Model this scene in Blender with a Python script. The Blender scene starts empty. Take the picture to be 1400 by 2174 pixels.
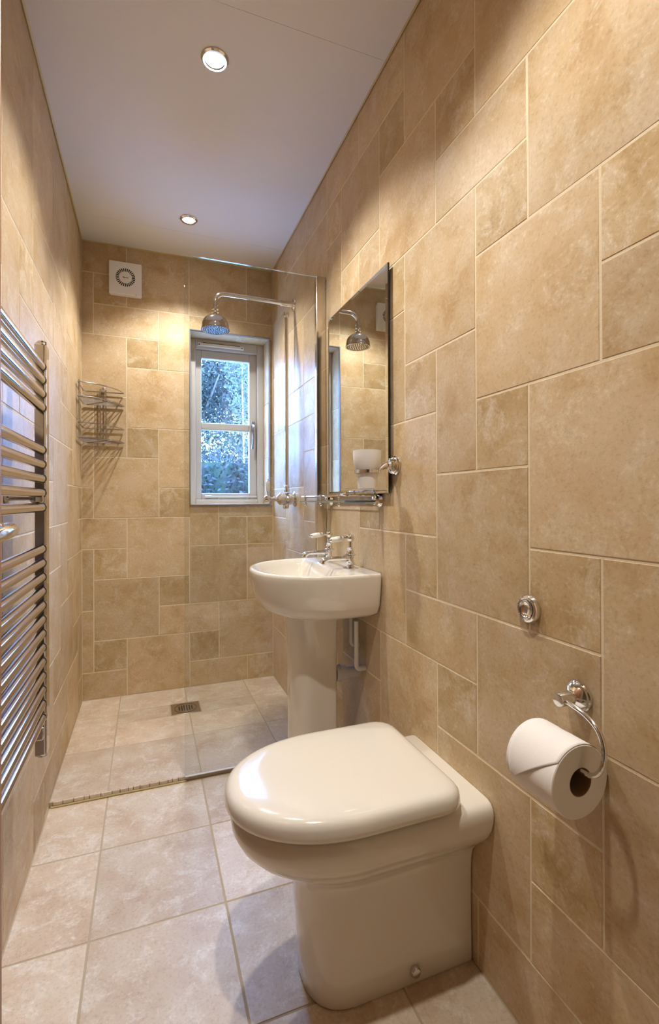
import bpy, math, random
from mathutils import Matrix, Vector
random.seed(7)
PI = math.pi
SC = bpy.context.scene
COL = SC.collection

# ------------------------------------------------------------------ camera
F_PX, CY_PX, YAW, PITCH, ROLL = 1026.36, 1058.70, 0.3607, 0.0033, -0.0033
cd = bpy.data.cameras.new('camera'); cam = bpy.data.objects.new('camera', cd); COL.objects.link(cam)
cd.sensor_fit = 'HORIZONTAL'; cd.sensor_width = 36.0
cd.lens = 36.0 * F_PX / 1400.0
cd.shift_y = (CY_PX - 1087.0) / 1400.0
cd.clip_start = 0.02
cam.matrix_world = (Matrix.Translation((0, 0, 1.048)) @ Matrix.Rotation(-YAW, 4, 'Z')
                    @ Matrix.Rotation(PI / 2 + PITCH, 4, 'X') @ Matrix.Rotation(ROLL, 4, 'Z'))
SC.camera = cam

# ------------------------------------------------------------------ world, exposure
w = bpy.data.worlds.new('sky'); SC.world = w; w.use_nodes = True
bg = w.node_tree.nodes['Background']
bg.inputs[0].default_value = (0.21, 0.44, 1.0, 1); bg.inputs[1].default_value = 52.0
SC.view_settings.view_transform = 'Standard'; SC.view_settings.look = 'None'
SC.view_settings.gamma = 1.0; SC.view_settings.use_curve_mapping = False
SC.view_settings.exposure = 0.0
CY = SC.cycles; CY.use_light_tree = False
CY.adaptive_threshold = .02; CY.max_bounces = 6; CY.diffuse_bounces = 4; CY.glossy_bounces = 4; CY.transmission_bounces = 4; CY.transparent_max_bounces = 8
CY.caustics_reflective = False; CY.caustics_refractive = False
SPOT_W, SPOT_COL = 64.0, (1.0, 0.965, 0.90)
SPOT_ANGLE, SPOT_BLEND = 2.05, 0.55
# a portal that only guides the sky's own light through the window opening
pl = bpy.data.lights.new('window_portal', 'AREA'); pl.shape = 'RECTANGLE'; pl.size = 0.44; pl.size_y = 0.96
pl.cycles.is_portal = True
po = bpy.data.objects.new('window_portal', pl); COL.objects.link(po)
po.matrix_world = Matrix.Translation((0.447, 3.02, 1.51)) @ Matrix.Rotation(-PI / 2, 4, 'X')

# ------------------------------------------------------------------ room dimensions (metres)
M = 0.16                       # tile module
XL, XR, YE, YB = -0.316, 0.693, 2.782, 0.04
ZC, ZS = 2.397, 0.018          # ceiling, raised shower floor
YS = 1.885                     # step / glass line
WX0, WX1, WZ0, WZ1 = 0.225, 0.669, 1.028, 1.995   # window opening

# ------------------------------------------------------------------ helpers
class MB:
    def __init__(s): s.v = []; s.f = []; s.m = []
    def _f(s, f, mi=0): s.f.append(tuple(f)); s.m.append(mi)
    def box(s, a, b, mi=0, mat=None):
        n = len(s.v)
        for i in range(8):
            p = Vector((b[0] if i & 1 else a[0], b[1] if i & 2 else a[1], b[2] if i & 4 else a[2]))
            s.v.append(mat @ p if mat else p)
        for q in ((0, 2, 3, 1), (4, 5, 7, 6), (0, 1, 5, 4), (2, 6, 7, 3), (0, 4, 6, 2), (1, 3, 7, 5)):
            s._f([n + k for k in q], mi)
        return s
    def rings(s, rings, cap0=True, cap1=True, close=True, mi=0):
        n0 = len(s.v); k = len(rings[0])
        for r in rings: s.v += [Vector(p) for p in r]
        for i in range(len(rings) - 1):
            for j in range(k if close else k - 1):
                a, b = n0 + i * k + j, n0 + i * k + (j + 1) % k
                s._f((a, b, b + k, a + k), mi)
        if cap0: s._f([n0 + j for j in reversed(range(k))], mi)
        if cap1: s._f([n0 + (len(rings) - 1) * k + j for j in range(k)], mi)
        return s
    def lathe(s, prof, mat, seg=24, mi=0, cap0=True, cap1=True):
        R = [[mat @ Vector((r * math.cos(2 * PI * j / seg), r * math.sin(2 * PI * j / seg), z)) for j in range(seg)] for r, z in prof]
        return s.rings(R, cap0 and prof[0][0] > 1e-6, cap1 and prof[-1][0] > 1e-6, True, mi)
    def tube(s, pts, r, seg=12, closed=False, mi=0):
        P = [Vector(p) for p in pts]; n = len(P)
        rr = r if isinstance(r, (list, tuple)) else [r] * n
        T = []
        for i in range(n):
            a = P[(i - 1) % n] if closed or i else P[0]; b = P[(i + 1) % n] if closed or i < n - 1 else P[-1]
            T.append((b - a).normalized())
        up = Vector((0, 0, 1)) if abs(T[0].z) < .9 else Vector((1, 0, 0))
        N = (up - T[0] * up.dot(T[0])).normalized(); R = []
        for i in range(n):
            N = (N - T[i] * N.dot(T[i])).normalized(); B = T[i].cross(N)
            R.append([P[i] + (N * math.cos(2 * PI * j / seg) + B * math.sin(2 * PI * j / seg)) * rr[i] for j in range(seg)])
        if closed: R.append(R[0]); return s.rings(R, False, False, True, mi)
        return s.rings(R, True, True, True, mi)
    def mesh(s, name, mats, smooth=30):
        me = bpy.data.meshes.new(name); me.from_pydata([tuple(p) for p in s.v], [], s.f)
        for m in mats: me.materials.append(m)
        if len(mats) > 1: me.polygons.foreach_set('material_index', s.m)
        if smooth:
            me.polygons.foreach_set('use_smooth', [True] * len(me.polygons))
            me.set_sharp_from_angle(angle=math.radians(smooth))
        me.update(); return me
    def build(s, name, mat, parent=None, smooth=30, bevel=0, seg=2, subsurf=0):
        mats = mat if isinstance(mat, (list, tuple)) else [mat]
        o = bpy.data.objects.new(name, s.mesh(name, mats, smooth)); COL.objects.link(o)
        if parent: o.parent = parent; o.matrix_parent_inverse = parent.matrix_basis.inverted()
        if bevel:
            b = o.modifiers.new('bevel', 'BEVEL'); b.width = bevel; b.segments = seg; b.limit_method = 'ANGLE'; b.harden_normals = False
        if subsurf:
            b = o.modifiers.new('sub', 'SUBSURF'); b.levels = subsurf; b.render_levels = subsurf
        return o

def frame(o, z, x=None):
    z = Vector(z).normalized(); x = Vector(x) if x else (Vector((1, 0, 0)) if abs(z.x) < .9 else Vector((0, 1, 0)))
    x = (x - z * x.dot(z)).normalized(); y = z.cross(x)
    m = Matrix((x, y, z)).transposed().to_4x4(); m.translation = Vector(o); return m
def arc(c, r, a0, a1, n, ux, uy):
    c, ux, uy = Vector(c), Vector(ux), Vector(uy)
    return [c + ux * r * math.cos(a0 + (a1 - a0) * i / n) + uy * r * math.sin(a0 + (a1 - a0) * i / n) for i in range(n + 1)]
def smooth_path(pts, n=6):
    P = [Vector(p) for p in pts]; P = [2 * P[0] - P[1]] + P + [2 * P[-1] - P[-2]]; out = []
    for i in range(1, len(P) - 2):
        for k in range(n):
            t = k / n; a, b, c, d = P[i - 1:i + 3]
            out.append(.5 * ((2 * b) + (c - a) * t + (2 * a - 5 * b + 4 * c - d) * t * t + (3 * b - a - 3 * c + d) * t ** 3))
    return out + [P[-2]]
def tag(o, label, cat, group=None, kind=None):
    if label: o['label'] = label
    if cat: o['category'] = cat
    if group: o['group'] = group
    if kind: o['kind'] = kind
    return o
def thing(name, label, cat, loc, group=None):
    o = bpy.data.objects.new(name, None); COL.objects.link(o); o.location = loc; o.empty_display_size = .05
    bpy.context.view_layer.update()
    return tag(o, label, cat, group)
def struct(o, label=None):
    o['kind'] = 'structure'
    if label: o['label'] = label
    return o

# ------------------------------------------------------------------ materials
def mat(name, col, rough=.5, metal=0, spec=.5, coat=0, emit=None, es=0, trans=0, ior=1.45, sss=0):
    m = bpy.data.materials.new(name); m.use_nodes = True; b = m.node_tree.nodes['Principled BSDF']
    b.inputs['Base Color'].default_value = (*col, 1); b.inputs['Roughness'].default_value = rough
    b.inputs['Metallic'].default_value = metal; b.inputs['Specular IOR Level'].default_value = spec
    b.inputs['Coat Weight'].default_value = coat; b.inputs['Coat Roughness'].default_value = .04
    b.inputs['Transmission Weight'].default_value = trans; b.inputs['IOR'].default_value = ior
    b.inputs['Subsurface Weight'].default_value = sss
    if emit: b.inputs['Emission Color'].default_value = (*emit, 1); b.inputs['Emission Strength'].default_value = es
    return m
def noise_bump(m, scale, strength, dist=.002):
    nt = m.node_tree; b = nt.nodes['Principled BSDF']; tc = nt.nodes.new('ShaderNodeTexCoord')
    n = nt.nodes.new('ShaderNodeTexNoise'); n.inputs['Scale'].default_value = scale; n.inputs['Detail'].default_value = 6
    bp = nt.nodes.new('ShaderNodeBump'); bp.inputs['Strength'].default_value = strength; bp.inputs['Distance'].default_value = dist
    nt.links.new(tc.outputs['Object'], n.inputs['Vector']); nt.links.new(n.outputs['Fac'], bp.inputs['Height']); nt.links.new(bp.outputs['Normal'], b.inputs['Normal'])
    return m
def tile_mat(name, dark, mid, light, white, rough, wamt=.55, spec=.5):
    m = mat(name, mid, rough, spec=spec); nt = m.node_tree; b = nt.nodes['Principled BSDF']; L = nt.links.new
    tc = nt.nodes.new('ShaderNodeTexCoord'); oi = nt.nodes.new('ShaderNodeObjectInfo')
    mul = nt.nodes.new('ShaderNodeMath'); mul.operation = 'MULTIPLY'; mul.inputs[1].default_value = 57.0
    L(oi.outputs['Random'], mul.inputs[0])
    add = nt.nodes.new('ShaderNodeVectorMath'); add.operation = 'ADD'
    cmb = nt.nodes.new('ShaderNodeCombineXYZ'); L(mul.outputs[0], cmb.inputs[0]); L(mul.outputs[0], cmb.inputs[2])
    L(tc.outputs['Object'], add.inputs[0]); L(cmb.outputs[0], add.inputs[1]); vec = add.outputs[0]
    def noise(scale, detail, rgh=.6, dist=0):
        n = nt.nodes.new('ShaderNodeTexNoise'); n.inputs['Scale'].default_value = scale; n.inputs['Detail'].default_value = detail
        n.inputs['Roughness'].default_value = rgh; n.inputs['Distortion'].default_value = dist; L(vec, n.inputs['Vector']); return n.outputs['Fac']
    def ramp(src, stops):
        r = nt.nodes.new('ShaderNodeValToRGB'); e = r.color_ramp.elements
        while len(e) < len(stops): e.new(.5)
        for el, (p, c) in zip(e, stops): el.position = p; el.color = (*c, 1)
        L(src, r.inputs[0]); return r.outputs[0]
    def mix(f, a, c, blend='MIX'):
        x = nt.nodes.new('ShaderNodeMix'); x.data_type = 'RGBA'; x.blend_type = blend
        if isinstance(f, float): x.inputs[0].default_value = f
        else: L(f, x.inputs[0])
        for s, k in ((a, 6), (c, 7)):
            if isinstance(s, tuple): x.inputs[k].default_value = (*s, 1)
            else: L(s, x.inputs[k])
        return x.outputs[2]
    n1 = noise(8, 4, .62, .4)
    base = ramp(n1, [(.30, dark), (.48, mid), (.68, light)])
    n2 = noise(15, 5, .72, .7)
    blot = ramp(n2, [(.50, (0, 0, 0)), (.70, (wamt,) * 3)])
    c = mix(blot, base, white)
    fine = noise(130, 2, .7)
    spk = ramp(fine, [(.56, (0, 0, 0)), (.68, (1, 1, 1))]); patch = ramp(n2, [(.42, (.06,) * 3), (.62, (.5,) * 3)])
    both = mix(1.0, spk, patch, 'MULTIPLY')
    c = mix(both, c, tuple(min(1, x * 1.12) for x in white))
    pits = ramp(fine, [(.30, (.84,) * 3), (.46, (1, 1, 1))]); c = mix(1.0, c, pits, 'MULTIPLY')
    rv = nt.nodes.new('ShaderNodeMapRange'); rv.inputs[3].default_value = .88; rv.inputs[4].default_value = 1.09
    L(oi.outputs['Random'], rv.inputs[0]); cc = nt.nodes.new('ShaderNodeCombineColor')
    for i in range(3): L(rv.outputs[0], cc.inputs[i])
    c = mix(1.0, c, cc.outputs[0], 'MULTIPLY'); L(c, b.inputs['Base Color'])
    bp = nt.nodes.new('ShaderNodeBump'); bp.inputs['Strength'].default_value = .25; bp.inputs['Distance'].default_value = .0012
    L(noise(70, 2, .7), bp.inputs['Height']); L(bp.outputs[0], b.inputs['Normal'])
    return m
def glass_mat(name, tint, fac_ior=1.5):
    m = bpy.data.materials.new(name); m.use_nodes = True; nt = m.node_tree; nt.nodes.clear(); L = nt.links.new
    o = nt.nodes.new('ShaderNodeOutputMaterial'); t = nt.nodes.new('ShaderNodeBsdfTransparent'); g = nt.nodes.new('ShaderNodeBsdfGlossy')
    t.inputs[0].default_value = (*tint, 1); g.inputs['Roughness'].default_value = 0.0
    fr = nt.nodes.new('ShaderNodeFresnel'); fr.inputs[0].default_value = fac_ior; x = nt.nodes.new('ShaderNodeMixShader')
    gm = nt.nodes.new('ShaderNodeNewGeometry'); iv = nt.nodes.new('ShaderNodeMath'); iv.operation = 'SUBTRACT'; iv.inputs[0].default_value = 1.0
    ml = nt.nodes.new('ShaderNodeMath'); ml.operation = 'MULTIPLY'      # the pane is one thin sheet: it reflects once, at its outer face
    L(gm.outputs['Backfacing'], iv.inputs[1]); L(fr.outputs[0], ml.inputs[0]); L(iv.outputs[0], ml.inputs[1])
    m2 = nt.nodes.new('ShaderNodeMath'); m2.operation = 'MULTIPLY'; m2.inputs[1].default_value = 1.8; m2.use_clamp = True; L(ml.outputs[0], m2.inputs[0])   # both faces' share
    L(m2.outputs[0], x.inputs[0]); L(t.outputs[0], x.inputs[1]); L(g.outputs[0], x.inputs[2]); L(x.outputs[0], o.inputs[0]); return m

MT = {}
MT['wall'] = tile_mat('wall_tile', (.50, .335, .168), (.59, .43, .248), (.635, .485, .32), (.71, .61, .46), .42, spec=.3)
MT['wall_small'] = tile_mat('wall_tile_small', (.44, .29, .13), (.54, .385, .20), (.60, .455, .28), (.73, .64, .50), .45, .75, spec=.3)
MT['floor'] = tile_mat('floor_tile', (.52, .38, .265), (.60, .475, .35), (.65, .545, .43), (.76, .70, .62), .42, .7)
MT['grout'] = noise_bump(mat('grout', (.76, .64, .45), .85), 300, .3)
MT['fgrout'] = noise_bump(mat('floor_grout', (.46, .37, .26), .85), 300, .3)
MT['ceil'] = noise_bump(mat('ceiling_paint', (.80, .78, .76), .7, spec=.25), 40, .03)
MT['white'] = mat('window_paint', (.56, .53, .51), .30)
MT['plastic'] = mat('white_plastic', (.82, .80, .77), .35)
MT['greypl'] = mat('grey_plastic', (.62, .60, .58), .35)
MT['ceramic'] = mat('ceramic', (.79, .73, .64), .12, coat=.6)
MT['lidm'] = mat('seat_plastic', (.81, .75, .67), .12, coat=.6)
MT['chrome'] = mat('chrome', (.80, .78, .76), .07, 1)
MT['radchrome'] = mat('radiator_chrome', (.60, .575, .56), .08, 1)
MT['wire'] = mat('wire_chrome', (.50, .47, .45), .15, 1)
MT['chromeb'] = mat('chrome_satin', (.70, .69, .68), .22, 1)
MT['steel'] = mat('steel', (.55, .48, .42), .28, 1)
MT['black'] = mat('black', (.012, .012, .014), .4)
MT['mirror'] = mat('mirror_silver', (.88, .89, .88), .0, 1)
MT['edge'] = mat('mirror_edge', (.012, .018, .03), .12)
MT['glass'] = glass_mat('clear_glass', (.95, .965, .96))
MT['wglass'] = glass_mat('window_glass', (.97, .98, 1.0))
MT['gedge'] = mat('glass_edge', (.10, .23, .24), .1, trans=.35)
MT['frost'] = mat('frosted_glass', (.96, .95, .95), .45, trans=.08, sss=.0)
MT['porc'] = mat('porcelain', (.90, .87, .82), .12, coat=.5)
MT['paper'] = noise_bump(mat('paper', (.90, .85, .80), .95, spec=.1), 500, .25, .0006)
MT['card'] = mat('cardboard', (.30, .17, .08), .9)
MT['seal'] = mat('sealant', (.56, .46, .22), .5)
MT['wood'] = mat('door_wood', (.36, .19, .10), .45)
MT['cream'] = mat('hall_paint', (.70, .62, .50), .8)
MT['lamp'] = mat('lamp', (1, 1, 1), .3, emit=(1, .90, .74), es=60)
MT['lamp'].cycles.emission_sampling = 'NONE'   # the beams below carry the lamps' light

# ------------------------------------------------------------------ tiles
_cache = {}
def tile_mesh(wd, ht, matname, t=.009, bev=.0012, gap=.0042):
    key = (round(wd, 3), round(ht, 3), matname)
    if key in _cache: return _cache[key]
    a, b = (wd - gap) / 2, (ht - gap) / 2; mb = MB()
    R = [[(-x, -y, z), (x, -y, z), (x, y, z), (-x, y, z)] for x, y, z in ((a, b, 0), (a, b, t - bev), (a - bev * .45, b - bev * .45, t - bev * .35), (a - bev, b - bev, t))]
    mb.rings(R, False, True); _cache[key] = mb.mesh('tile', [MT[matname]], 0); return _cache[key]
def place_tile(parent, c, wd, ht, u, v, n, matname, tilt=.0022):
    if wd < .012 or ht < .012: return
    if matname == 'wall' and max(wd, ht) < .2 and min(wd, ht) > .12: matname = 'wall_small'
    o = bpy.data.objects.new('tile', tile_mesh(wd, ht, matname)); COL.objects.link(o)
    m = Matrix((Vector(u), Vector(v), Vector(n))).transposed().to_4x4(); m.translation = Vector(c)
    o.parent = parent
    o.matrix_world = m @ Matrix.Rotation(random.uniform(-tilt, tilt), 4, 'X') @ Matrix.Rotation(random.uniform(-tilt, tilt), 4, 'Y')
def fill_layout(rects, a0, a1, j0, j1):
    """explicit rects (grid units) first, then fill leftover unit cells with 2x2, 2x1, 1x2, 1x1 pieces"""
    used = set(); out = []
    A0, A1, J0, J1 = math.floor(a0), math.ceil(a1), math.floor(j0), math.ceil(j1)
    def cells(r): return [(i, j) for i in range(max(A0, math.floor(r[0])), min(A1, math.ceil(r[1]))) for j in range(max(J0, math.floor(r[2])), min(J1, math.ceil(r[3])))]
    for r in rects:
        if any(c in used for c in cells(r)): continue
        used.update(cells(r)); out.append(r)
    rnd = random.Random(3)
    for j in range(J0, J1):
        for i in range(A0, A1):
            if (i, j) in used: continue
            opts = [(2, 2), (2, 2), (1, 2), (2, 1), (1, 1)]; rnd.shuffle(opts); opts.append((1, 1))
            if rnd.random() < .55: opts.insert(0, (2, 2))
            for ww, hh in opts:
                r = (i, i + ww, j, j + hh)
                if i + ww <= A1 and j + hh <= J1 and not any(c in used for c in cells(r)):
                    used.update(cells(r)); out.append(r); break
    return [(max(r[0], a0), min(r[1], a1), max(r[2], j0), min(r[3], j1)) for r in out]

BACK = .006       # tile foot depth behind finished face
TT = .009
# right wall ------------------------------------------------------
wr = struct(MB().box((XR + .0008, -.2, -.05), (XR + .12, YE + .35, ZC + .05)).build('wall_right', MT['grout']), 'right wall of beige stone-look tiles')
RZ0, RY0 = 1.048 + .4094 * M, 7.6317
jc, jf = (ZC - RZ0) / M, (0 - RZ0) / M
k0, k1 = RY0 - YE / M, RY0 - YB / M
RR = [(0, 2, 6, 9), (-2, 0, 7, 9), (-4, -2, 7, 9), (-4, -3, 6, 7), (-3, -1, 5, 7), (-1, 0, 6, 7), (-1, 1, 4, 6), (1, 2, 5, 6), (1, 3, 4, 5), (2, 4, 5, 7),
      (2, 4, 7, 9), (3, 5, 3, 5), (2, 3, 3, 4), (2, 4, 1, 3), (4, 5, 2, 3), (4, 6, 1, 2), (0, 2, 2, 4), (-1, 0, 3, 4), (-2, 0, 1, 3), (0, 1, 1, 2), (1, 2, 0, 2), (2, 3, 0, 1),
      (3, 5, -1, 1), (-1, 1, -1, 1), (1, 3, -2, 0), (0, 1, -2, -1), (-2, 0, -3, -1), (0, 2, -3, -2), (-1, 1, -5, -3), (1, 2, -4, -3), (2, 4, -4, -2),
      (3, 4, -2, -1), (4, 6, -3, -1), (1, 3, -6, -4), (3, 4, -5, -4), (4, 6, -5, -3), (3, 5, -6, -5), (-3, -1, -4, -3), (-3, -1, -6, -4), (0, 2, -7, -6), (2, 4, -7, -6),
      (-2, -1, 3, 5), (-3, -2, 4, 5), (-2, -1, 0, 1), (-2, -1, -1, 0), (-4, -2, 1, 3)]
for a, b, c, d in fill_layout(RR, k0, k1, jf, jc):
    y0, y1, z0, z1 = (RY0 - b) * M, (RY0 - a) * M, RZ0 + c * M, RZ0 + d * M
    z0 = max(z0, 0.002 if y0 < YS - .1 else ZS)
    place_tile(wr, (XR + TT, (y0 + y1) / 2, (z0 + z1) / 2), y1 - y0, z1 - z0, (0, -1, 0), (0, 0, 1), (-1, 0, 0), 'wall')
# left wall -------------------------------------------------------
wl = struct(MB().box((XL - .12, -.2, -.05), (XL - .0008, YE + .35, ZC + .05)).build('wall_left', MT['grout']), 'left wall of beige stone-look tiles')
LZ0, LY0, LS = 1.048 - .5608 * M, 12.35 * M, 1.02 * M
lc, lf = (ZC - LZ0) / M, (0 - LZ0) / M
LL = [(-1, 1, 2, 4), (1, 2, 3, 4), (2, 4, 3, 5), (1, 3, 2, 3), (3, 5, 1, 3), (2, 3, 1, 2), (0, 2, 0, 2), (2, 4, -1, 1), (4, 5, 0, 1), (4, 5, -1, 0), (0, 1, -1, 0), (1, 2, -2, 0),
      (-1, 1, -3, -1), (2, 3, -2, -1), (1, 3, -4, -2), (3, 5, -3, -1), (0, 1, -4, -3), (3, 4, -4, -3), (0, 2, -5, -4), (2, 4, -7, -4), (4, 5, -5, -3), (4, 5, -7, -5), (-1, 1, -7, -5), (1, 2, -7, -5),
      (-3, -2, 4, 5), (-2, 0, 5, 6), (-2, 0, 4, 5), (0, 2, 4, 6), (-4, -3, 3, 5), (-4, -3, 2, 3), (-3, -1, 2, 4), (-2, 0, -5, -3), (-4, -2, 5, 7), (0, 2, 6, 8), (2, 4, 5, 7), (4, 5, 3, 5)]
for a, b, c, d in fill_layout(LL, (YB - LY0) / LS, (YE - LY0) / LS, lf, lc):
    y0, y1, z0, z1 = LY0 + a * LS, LY0 + b * LS, LZ0 + c * M, LZ0 + d * M
    z0 = max(z0, 0.002 if y0 < YS - .1 else ZS)
    place_tile(wl, (XL - TT, (y0 + y1) / 2, (z0 + z1) / 2), y1 - y0, z1 - z0, (0, 1, 0), (0, 0, 1), (1, 0, 0), 'wall')
# end wall with window hole ---------------------------------------
mb = MB()
for a, b in (((XL - .1, -.05), (WX0, ZC + .05)), ((WX1, -.05), (XR + .1, ZC + .05)), ((WX0, -.05), (WX1, WZ0)), ((WX0, WZ1), (WX1, ZC + .05))):
    mb.box((a[0], YE + .0008, a[1]), (b[0], YE + .30, b[1]))
we = struct(mb.build('wall_end', MT['grout']), 'end wall of beige tiles around the window')
EX0 = -1.6287 * M; EZ0 = LZ0
wi0, wi1, wj0, wj1 = WX0 / M + 1.6287, WX1 / M + 1.6287, (WZ0 - EZ0) / M, (WZ1 - EZ0) / M
e0, e1, eb, ec = (XL - EX0) / M, (XR - EX0) / M, (ZS - EZ0) / M, (ZC - EZ0) / M
EE = [(e0, 1, 8, ec), (1, 3, 7, ec), (e0, 0, 6, 8), (0, 1, 7, 8), (0, 2, 6, 7), (2, wi0, 5, 7), (e0, 1, 4, 6), (1, 2, 5, 6), (1, wi0, 3, 5), (e0, 0, 1, 4), (0, 1, 2, 4), (1, 2, 2, 3),
      (2, wi0, 1, 3), (0, 2, 0, 2), (2, wi0, 0, 1), (e0, 0, 0, 1), (e0, 1, -1, 0), (1, 3, -2, 0), (e0, 0, -3, -1), (0, 1, -2, -1), (0, 2, -4, -2), (2, 3, -3, -2), (2, 4, -4, -3),
      (e0, 0, -5, -3), (0, 1, -5, -4), (1, 3, eb, -4), (e0, 1, eb, -5), (3, 4, -5, -4), (4, e1, -5, -3), (3, 5, eb, -5), (5, e1, eb, -5), (3, 5, -3, -1), (5, e1, -3, -1),
      (3, 4, -1, wj0), (4, 5, -1, 0), (5, e1, -1, 0), (4, e1, 0, wj0), (3, 5, 7, ec), (5, e1, 7, ec), (3, 4, wj1, 7), (4, e1, wj1, 7),
      (wi1, e1, wj0, 1.4), (wi1, e1, 1.4, 3.4), (wi1, e1, 3.4, 4.4), (wi1, e1, 4.4, wj1)]
for a, b, c, d in EE:
    x0, x1, z0, z1 = EX0 + a * M, EX0 + b * M, EZ0 + c * M, EZ0 + d * M
    place_tile(we, ((x0 + x1) / 2, YE + TT, (z0 + z1) / 2), x1 - x0, z1 - z0, (1, 0, 0), (0, 0, 1), (0, -1, 0), 'wall')
# window reveals (tiled)
RD = 2.905
for y0, y1, x0, x1 in ((YE, RD, WX0, .50), (YE, RD, .50, WX1)):
    place_tile(we, ((x0 + x1) / 2, (y0 + y1) / 2, WZ1 + TT - .002), x1 - x0, y1 - y0, (1, 0, 0), (0, -1, 0), (0, 0, -1), 'wall')
    place_tile(we, ((x0 + x1) / 2, (y0 + y1) / 2, WZ0 - TT + .002), x1 - x0, y1 - y0, (1, 0, 0), (0, 1, 0), (0, 0, 1), 'wall')
for z0, z1 in ((WZ0, 1.30), (1.30, 1.62), (1.62, WZ1)):
    place_tile(we, (WX1 + TT - .002, (YE + RD) / 2, (z0 + z1) / 2), RD - YE, z1 - z0, (0, -1, 0), (0, 0, 1), (-1, 0, 0), 'wall')
    place_tile(we, (WX0 - TT + .002, (YE + RD) / 2, (z0 + z1) / 2), RD - YE, z1 - z0, (0, 1, 0), (0, 0, 1), (1, 0, 0), 'wall')
mb = MB(); q = .006
for a, b in (((WX0 - q, WZ0 - q), (WX0, WZ1 + q)), ((WX1, WZ0 - q), (WX1 + q, WZ1 + q)), ((WX0, WZ0 - q), (WX1, WZ0)), ((WX0, WZ1), (WX1, WZ1 + q))):
    mb.box((a[0], YE - .012, a[1]), (b[0], YE + .02, b[1]))
struct(mb.build('trim_1', mat('trim_grey', (.24, .23, .24), .4), bevel=.0015), 'thin grey edge trim around the window opening')
# back wall with doorway ------------------------------------------
mb = MB(); DX0, DX1, DZ = -.245, .53, 2.02
for a, b in (((XL - .1, 0), (DX0, ZC)), ((DX1, 0), (XR + .1, ZC)), ((DX0, DZ), (DX1, ZC))):
    mb.box((a[0], -.06, a[1]), (b[0], YB, b[1]))
struct(mb.build('wall_back', MT['cream']), 'wall with the doorway')
mb = MB()
for a, b in (((-1.0, -1.40, -.02), (-.95, -.06, 2.45)), ((1.25, -1.40, -.02), (1.30, -.06, 2.45)), ((-1.0, -1.45, -.02), (1.30, -1.40, 2.45)), ((-1., -.07, -.02), (XL - .1, -.06, 2.45)), ((XR + .1, -.07, -.02), (1.3, -.06, 2.45)), ((-1, -1.4, ZC), (1.3, -.06, 2.45)), ((-1, -1.4, -.05), (1.3, YB, -.004))):
    mb.box(a, b)
struct(mb.build('wall_hall', MT['cream']), 'painted hall outside the doorway')
# floor -----------------------------------------------------------
fl = struct(MB().box((XL - .1, -.06, -.08), (XR + .1, YE + .3, -.0010)).build('floor', MT['fgrout']), 'beige tiled floor')
FX = [XL, -.133, .190, .513, XR]
FY = [YB, .315, .637, .959, 1.281, 1.603, YS]
def floor_tile(x0, x1, y0, y1, top, mn='floor'):
    place_tile(fl, ((x0 + x1) / 2, (y0 + y1) / 2, top - TT), x1 - x0, y1 - y0, (1, 0, 0), (0, 1, 0), (0, 0, 1), mn, .0012)
for i in range(4):
    for j in range(6): floor_tile(FX[i], FX[i + 1], FY[j], FY[j + 1], 0)
# raised shower floor
sb = struct(MB().box((XL, YS + .002, -.0012), (XR, YE, ZS - .0010)).build('floor_shower', MT['fgrout']), 'raised tiled shower floor')
SY = [YS + .004, 2.215, 2.54, YE]
DR = (.105, .248, 2.436, 2.574)
fl_keep = fl; fl = sb
for i in range(4):
    for j in range(3):
        x0, x1, y0, y1 = FX[i], FX[i + 1], SY[j], SY[j + 1]
        if x0 < DR[1] and x1 > DR[0] and y0 < DR[3] and y1 > DR[2]:
            ys = [y0, max(y0, DR[2]), min(y1, DR[3]), y1]
            if ys[1] - ys[0] > .01: floor_tile(x0, x1, ys[0], ys[1], ZS)
            if ys[3] - ys[2] > .01: floor_tile(x0, x1, ys[2], ys[3], ZS)
            if DR[0] - x0 > .01: floor_tile(x0, DR[0], ys[1], ys[2], ZS)
            if x1 - DR[1] > .01: floor_tile(DR[1], x1, ys[1], ys[2], ZS)
        else: floor_tile(x0, x1, y0, y1, ZS)
fl = fl_keep
# ragged tile edge along the step, and its yellow sealant bead
x = XL + .012; rnd = random.Random(5)
me_n = 0
while x < .13:
    wd = rnd.uniform(.016, .038); me = MB()
    me.box((-wd / 2 + .001, -.004, -.006), (wd / 2 - .001, .004, .006))
    o = me.build('edge_chip', MT['floor'], sb, bevel=.0015); o.location = (x + wd / 2, YS + .001 + rnd.uniform(-.001, .001), ZS - .0055)
    x += wd
struct(MB().tube([(XL + .006, YS - .003, .003), (-.1, YS - .003, .004), (.135, YS - .003, .003)], .0032, 8).build('trim_2', MT['seal']), 'yellowed sealant bead along the shower step')
# ceiling ---------------------------------------------------------
ce = struct(MB().box((XL - .1, -.2, ZC + .004), (XR + .1, YE + .3, ZC + .1)).build('ceiling', MT['black']), 'white painted ceiling')
ys = [YB, .124, 1.324, 2.524, YE]
for a, b in zip(ys, ys[1:]):
    MB().box((XL, a + .0005, ZC), (XR, b - .0005, ZC + .006)).build('panel', MT['ceil'], ce, 0)
struct(MB().box((XL, YB, ZC - .004), (XR, YB + .004, ZC)).build('trim_3', MT['seal']))
mb = MB(); mb.tube([(XL + .003, YE - .004, ZC - .002), (XR - .003, YE - .004, ZC - .002)], .004, 6); mb.tube([(XL + .004, YB, ZC - .002), (XL + .004, YE, ZC - .002)], .004, 6); mb.tube([(XR - .004, YB, ZC - .002), (XR - .004, YE, ZC - .002)], .003, 6)
struct(mb.build('trim_4', mat('ceiling_seal', (.60, .48, .24), .5)), 'yellowish sealant line under the ceiling')

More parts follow.
